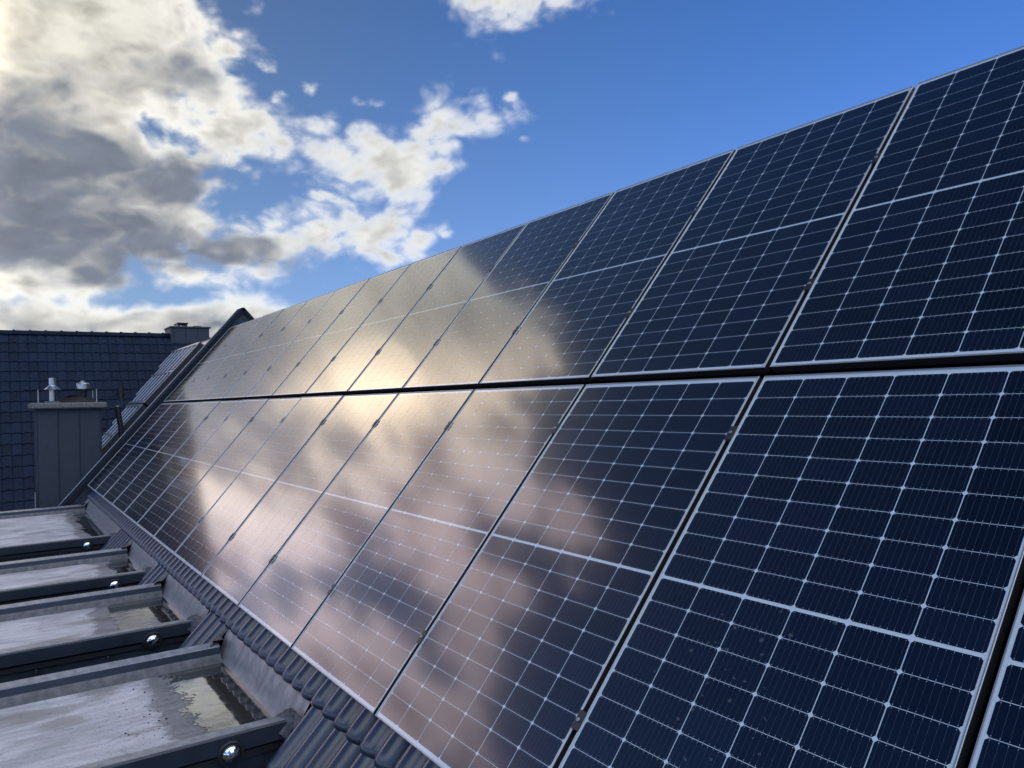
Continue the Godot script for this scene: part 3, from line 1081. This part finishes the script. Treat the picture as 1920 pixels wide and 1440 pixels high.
func build_neighbour() -> void:
	var h := thing("house", "neighbouring row house beyond the party wall with clad chimney and solar collectors", "house", "", Transform3D(Basis.IDENTITY, Vector3(1.4, 0, -18)))
	world_part("wall", span_mesh(Vector3(-3.9, 0, -24.5), Vector3(6.5, 3.2, -14.1)), M.render_wall, h)
	var off := -0.42
	var ridge := 2.20
	var st := st_new()
	quad(st, slope(-24.5, -6.2, off), slope(-14.1, -6.2, off), slope(-14.1, ridge, off), slope(-24.5, ridge, off), N)
	var t0 := slope(-24.5, ridge, off)
	var t1 := slope(-14.1, ridge, off)
	var down := Vector3(COS_S, -SIN_S, 0) * 8.5
	quad(st, t0, t1, t1 + down, t0 + down, Vector3(SIN_S, COS_S, 0))
	var roof := world_part("roof", done(st), M.deck, h)
	var mesh := pantile(2, 0.30, 0.42, 0.034, 5)
	var spots := []
	for r in 16:
		var z := -24.2
		while z < -14.4:
			spots.append(slope_frame(z, ridge - 0.36 - r * 0.345, off + 0.002))
			z += 0.3023
	var mm := MultiMesh.new()
	mm.transform_format = MultiMesh.TRANSFORM_3D
	mm.mesh = mesh
	mm.instance_count = spots.size()
	for i in spots.size():
		mm.set_instance_transform(i, tf_local(roof, spots[i]))
	var o := MultiMeshInstance3D.new()
	o.name = "tile_field"
	o.multimesh = mm
	o.material_override = M.tile_0
	o.set_meta("kind", "stuff")
	roof.add_child(o)
	var cap := []
	for q in [-24.4, -14.1]:
		var row := []
		for i in 9:
			var a := PI * i / 8.0
			row.append(slope(q, ridge, off) + Vector3(-cos(a) * 0.12, -0.03 + sin(a) * 0.12, 0))
		cap.append(row)
	part("ridge_capping", grid(cap, Vector3.UP), M.tile_0, roof, tf_local(roof, Transform3D.IDENTITY))
	# chimney clad in folded sheet
	var zc := -14.4
	var x0 := -1.865
	var x1 := -0.888
	var depth := 0.85
	var ch := world_part("chimney", span_mesh(Vector3(x0 + 0.012, 4.0, zc - depth + 0.012), Vector3(x1 - 0.012, 7.96, zc - 0.012)), M.black_metal, h)
	ch.set_meta("label", "sheet clad chimney with concrete slab and steel cowls")
	var put := func(called: String, m: Mesh, mat: Material) -> MeshInstance3D:
		return part(called, m, mat, ch, tf_local(ch, Transform3D.IDENTITY))
	var xs := [x0, -1.848, -1.543, -1.224, -0.905, x1]
	for i in range(1, 4):
		put.call("cladding_panel", span_mesh(Vector3(xs[i] + 0.004, 4.0, zc - 0.02), Vector3(xs[i + 1] - 0.004, 7.945, zc), 0.003), M.cladding)
		put.call("standing_seam", span_mesh(Vector3(xs[i + 1] - 0.0035, 4.0, zc - 0.02), Vector3(xs[i + 1] + 0.0035, 7.94, zc + 0.014), 0.001), M.cladding)
	put.call("corner_strip", span_mesh(Vector3(x0 - 0.002, 4.0, zc - 0.03), Vector3(-1.852, 7.945, zc + 0.004), 0.002), M.cladding)
	put.call("corner_strip", span_mesh(Vector3(-0.9, 4.0, zc - 0.03), Vector3(x1 + 0.002, 7.945, zc + 0.004), 0.002), M.cladding)
	for s in 2:
		for k in 2:
			var za := zc - 0.03 - k * 0.41
			var xa := x0 if s == 0 else x1 - 0.012
			put.call("cladding_panel", span_mesh(Vector3(xa, 4.0, za - 0.40), Vector3(xa + 0.012, 7.945, za), 0.003), M.cladding)
	var slab := st_new()
	add_box(slab, Vector3(1.15, 0.105, depth + 0.2), Transform3D(Basis(Vector3(0, 0, 1), -0.012), Vector3(-1.375, 7.995, zc - depth / 2)), 0.022)
	put.call("slab", done(slab), M.concrete)
	var y := 8.045
	var cowl := func(x: float, z: float) -> Transform3D: return Transform3D(Basis.IDENTITY, Vector3(x, y, z))
	put.call("collar", lathe([Vector2(0.13, -0.01), Vector2(0.125, 0.03), Vector2(0.10, 0.04), Vector2(0, 0.04)], 20, cowl.call(-1.60, zc - 0.35)), M.concrete)
	put.call("flue_pipe", lathe([Vector2(0.052, 0.03), Vector2(0.052, 0.26)], 24, cowl.call(-1.60, zc - 0.35)), M.steel)
	put.call("cowl", lathe([Vector2(0.05, 0.235), Vector2(0.125, 0.232), Vector2(0.126, 0.24), Vector2(0.06, 0.30), Vector2(0.054, 0.31), Vector2(0.054, 0.44), Vector2(0.049, 0.44), Vector2(0.049, 0.35)], 28, cowl.call(-1.60, zc - 0.35)), M.steel)
	put.call("flue_pipe", lathe([Vector2(0.055, 0.0), Vector2(0.055, 0.22)], 20, cowl.call(-1.13, zc - 0.35)), M.black_plastic)
	put.call("cowl", lathe([Vector2(0.05, 0.2), Vector2(0.078, 0.2), Vector2(0.078, 0.30), Vector2(0.05, 0.3)], 20, cowl.call(-1.13, zc - 0.35)), M.black_plastic)
	put.call("cowl_hood", lathe([Vector2(0.103, 0.24), Vector2(0.107, 0.24), Vector2(0.107, 0.325), Vector2(0.09, 0.345), Vector2(0.04, 0.355), Vector2(0.04, 0.385), Vector2(0.0, 0.385)], 28, cowl.call(-1.13, zc - 0.35)), M.steel)
	put.call("antenna_rod", lathe([Vector2(0.006, 0.38), Vector2(0.006, 0.48), Vector2(0, 0.48)], 8, cowl.call(-1.13, zc - 0.35)), M.black_metal)
	# a hump of roofing felt dressed round the second flue
	var n := FastNoiseLite.new()
	n.seed = 77
	n.frequency = 5.0
	var rows := []
	for a in 8:
		var row := []
		for b in 25:
			var t := TAU * b / 24.0
			var q := a / 7.0
			var rr := 0.33 * cos(q * PI / 2) * (1.0 + 0.25 * n.get_noise_2d(cos(t), sin(t) + q))
			row.append(Vector3(-1.20 - 0.05 * q + rr * cos(t) * 0.95, y - 0.01 + 0.13 * sin(q * PI / 2) + 0.05 * n.get_noise_2d(cos(t) * 2.0 + 9.0, sin(t) * 2.0 + q * 2.0) * q, zc - 0.42 + rr * sin(t)))
		rows.append(row)
	put.call("felt_hump", grid(rows, Vector3.UP), M.felt)
	for q in [[-1.822, -0.08], [-1.79, -0.7], [-0.945, -0.08], [-0.945, -0.7]]:
		put.call("support_rod", lathe([Vector2(0.009, -0.02), Vector2(0.009, 0.235), Vector2(0, 0.235)], 10, cowl.call(q[0], zc + q[1])), M.steel)
	var plate := st_new()
	for q in [[-2.0, -1.735, 0.0], [-1.47, -1.24, 0.0], [-1.02, -0.915, 0.0]]:
		add_box(plate, Vector3(q[1] - q[0], 0.006, 0.74), Transform3D(Basis.IDENTITY, Vector3((q[0] + q[1]) / 2, y + 0.238, zc - 0.39)), 0.001)
	add_box(plate, Vector3(1.085, 0.006, 0.2), Transform3D(Basis.IDENTITY, Vector3(-1.4575, y + 0.238, zc - 0.66)), 0.001)
	put.call("cover_plate", done(plate), M.black_metal)
	# folded flashing at the chimney's foot
	put.call("flashing", span_mesh(Vector3(x0 - 0.03, 5.6, zc - 0.4), Vector3(x0 - 0.016, 6.52, zc - 0.02), 0.004), M.lead)
	# black vent pipe with a light rim
	var vp := world_part("vent_pipe", lathe([Vector2(0.046, -0.45), Vector2(0.046, 0.50), Vector2(0.036, 0.5), Vector2(0.036, 0.3)], 18, Transform3D(Basis(Vector3(0, 0, 1), 0.12), Vector3(-0.535, 7.47, -14.7))), M.black_plastic, h)
	vp.set_meta("label", "leaning black vent pipe between chimney and collectors")
	part("rim", lathe([Vector2(0.048, 0.485), Vector2(0.049, 0.505), Vector2(0.035, 0.505)], 18), M.aluminium, vp, tf_local(vp, Transform3D(Basis(Vector3(0, 0, 1), 0.12), Vector3(-0.535, 7.47, -14.7))))


func build_collectors() -> void:
	# two rows of narrow glazed fields in bright frames on the neighbour's slope
	var z0 := -21.40
	var z1 := -17.74
	var off := -0.20
	var rows := [[0.215, 2.03], [-1.62, 0.175]]
	for r in 2:
		var lo: float = rows[r][0]
		var hi: float = rows[r][1]
		var c := thing("solar_collector", ["upper silver framed solar collector on the roof beyond the party wall", "lower silver framed solar collector beside the clad chimney"][r], "solar collector", "solar collectors on the neighbouring roof", Transform3D(Basis(A, V, N), slope((z0 + z1) / 2, lo, off)))
		var w := z1 - z0
		var h := hi - lo
		var st := st_new()
		for s: float in [-1.0, 1.0]:
			add_box(st, Vector3(0.07, h, 0.012), Transform3D(Basis.IDENTITY, Vector3(s * (w / 2 - 0.035), h / 2, -0.006)), 0.003)
		for y: float in [0.03, h - 0.03]:
			add_box(st, Vector3(w - 0.142, 0.07, 0.012), Transform3D(Basis.IDENTITY, Vector3(0, y, -0.0065)), 0.003)
		part("frame", done(st), M.aluminium, c)
		part("shade_tray", box_mesh(Vector3(w - 0.004, h - 0.004, 0.14), 0.0, Transform3D(Basis.IDENTITY, Vector3(0, h / 2, -0.095))), M.black_metal, c)  # deepened and blackened to stand in for the shaded gap underneath
		var pitch := (w - 0.12) / 7.0
		for k in 7:
			var x := -w / 2 + 0.06 + (k + 0.5) * pitch
			part("glass_strip", box_mesh(Vector3(pitch - 0.07, h - 0.13, 0.008), 0.002, Transform3D(Basis.IDENTITY, Vector3(x, h / 2, -0.022))), M.strip_glass, c)
			if k < 6:
				part("glazing_bar", box_mesh(Vector3(0.06, h - 0.13, 0.03), 0.008, Transform3D(Basis.IDENTITY, Vector3(x + pitch / 2, h / 2, -0.017))), M.aluminium, c)
		part("cross_bar", box_mesh(Vector3(w - 0.13, 0.05, 0.012), 0.003, Transform3D(Basis.IDENTITY, Vector3(0, h / 2 + 0.02, -0.004))), M.aluminium, c)


func build_side_house() -> void:
	# the wing whose tiled slope faces the viewer
	var ang := deg_to_rad(54.0)
	var ridge := Vector3(0, 9.86, -21.5)
	var b := Basis(Vector3(1, 0, 0), Vector3(0, sin(ang), -cos(ang)), Vector3(0, cos(ang), sin(ang)))
	var h := thing("house", "house wing with blue tiled slope facing the viewer and a chimney on its ridge", "house", "", Transform3D(Basis.IDENTITY, Vector3(-3, 0, -21.5)))
	world_part("wall", span_mesh(Vector3(-9.5, 0, -26.2), Vector3(3.4, 2.6, -16.8)), M.render_wall, h)
	var st := st_new()
	var e := 9.2
	for s: float in [1.0, -1.0]:
		var dn := Vector3(0, -sin(ang), s * cos(ang)) * e
		var o := Vector3(0, -0.05, 0) + ridge
		quad(st, o + Vector3(-10, 0, 0), o + Vector3(3.6, 0, 0), o + Vector3(3.6, 0, 0) + dn, o + Vector3(-10, 0, 0) + dn, Vector3(0, cos(ang), s * sin(ang)))
	var roof := world_part("roof", done(st), M.deck, h)
	# flat interlocking tile with a raised side lap and a softly waved lower edge
	var tw := 0.1935
	var rows := []
	for q in [[0.33, 0.0, 0.0], [0.02, 0.0, 1.0], [0.004, -0.004, 1.0], [0.0, -0.010, 1.0], [0.002, -0.027, 1.0]]:
		var row := []
		for i in 9:
			var t := i / 8.0
			var z := 0.014 * exp(-pow((t - 0.86) / 0.10, 2)) + 0.009 * sin(TAU * (t - 0.1)) - 0.009 * exp(-pow(t / 0.03, 2))
			row.append(Vector3(t * tw, q[0] - 0.013 * q[2] * cos(TAU * (t - 0.2)), z + 0.026 * (1.0 - q[0] / 0.33) + q[1] + 0.008))
		rows.append(row)
	var mesh := grid(rows, Vector3(0, 0, 1))
	var rest := []
	var n := 0
	for r in 28:
		var s := 0.37 + 0.295 * r
		for k in range(-36, 22):
			var x := k * tw + 0.03 - 1.4
			var p := ridge + Vector3(x, 0, 0) - b.y * s
			var valley := (p.y - 8.0) / (SIN_S / COS_S) + 0.42 / SIN_S + 0.15   # the neighbour's slope cuts the wing here
			if x > valley:
				continue
			var at := Transform3D(b * Basis(Vector3(0, 0, 1), rng.randf_range(-0.006, 0.006)), p + b.z * rng.randf_range(-0.001, 0.002))
			if x > -2.75 and r < 17 and n < 300:
				part("tile", mesh, M["blue_tile_%d" % (rng.randi() % 4)], roof, tf_local(roof, at))
				n += 1
			else:
				rest.append(tf_local(roof, at))
	var mm := MultiMesh.new()
	mm.transform_format = MultiMesh.TRANSFORM_3D
	mm.mesh = mesh
	mm.instance_count = rest.size()
	for i in rest.size():
		mm.set_instance_transform(i, rest[i])
	var o := MultiMeshInstance3D.new()
	o.name = "tile_field"
	o.multimesh = mm
	o.material_override = M.blue_tile_0
	o.set_meta("kind", "stuff")
	roof.add_child(o)
	# ridge tiles, each lapping the next with a thicker collar
	var x := -9.8
	while x < 1.5:
		var prof := []
		for q in [[0.0, 1.16], [0.05, 1.16], [0.052, 1.0], [0.337, 0.96]]:
			var row := []
			for i in 11:
				var a := PI * i / 10.0
				row.append(ridge + Vector3(x + q[0], -0.055 + sin(a) * 0.10 * q[1], cos(a) * 0.115 * q[1]))
			prof.append(row)
		part("ridge_tile", grid(prof, Vector3.UP), M.blue_tile_1, roof, tf_local(roof, Transform3D.IDENTITY))
		x += 0.337
	# chimney at the end of the ridge
	var c := world_part("chimney", span_mesh(Vector3(1.55, 8.2, -22.1), Vector3(2.46, 10.03, -21.32)), M.black_metal, h)
	c.set_meta("label", "broad sheet clad chimney on the far ridge")
	var put := func(called: String, m: Mesh, mat: Material) -> MeshInstance3D:
		return part(called, m, mat, c, tf_local(c, Transform3D.IDENTITY))
	var cx := [1.51, 1.59, 1.885, 2.19, 2.495]
	for i in 4:
		put.call("cladding_panel", span_mesh(Vector3(cx[i] + 0.004, 8.2, -21.33), Vector3(cx[i + 1] - 0.004, 10.04, -21.3), 0.004), M.cladding)
	put.call("cladding_panel", span_mesh(Vector3(1.51, 8.2, -22.14), Vector3(1.53, 10.04, -21.34), 0.004), M.cladding)
	put.call("coping", span_mesh(Vector3(1.485, 10.04, -22.16), Vector3(2.53, 10.085, -21.27), 0.008), M.cladding)
	# low capping with a slot of daylight through it
	for q in [1.72, 1.91]:
		put.call("cap_foot", span_mesh(Vector3(q, 10.085, -21.95), Vector3(q + 0.06, 10.17, -21.5), 0.006), M.black_metal)
	put.call("chimney_cap", span_mesh(Vector3(1.70, 10.165, -21.98), Vector3(1.99, 10.20, -21.45), 0.01), M.black_metal)
	put.call("cap_foot", span_mesh(Vector3(2.12, 10.085, -21.95), Vector3(2.33, 10.125, -21.5), 0.012), M.black_metal)
	var vp := world_part("vent_pipe", lathe([Vector2(0.06, -0.5), Vector2(0.06, 0.45), Vector2(0.048, 0.45), Vector2(0.048, 0.2)], 18, Transform3D(Basis(Vector3(0, 0, 1), 0.03), Vector3(0.16, 8.10, -20.25))), M.black_plastic, h)
	vp.set_meta("label", "upright black vent pipe on the blue tiled slope")
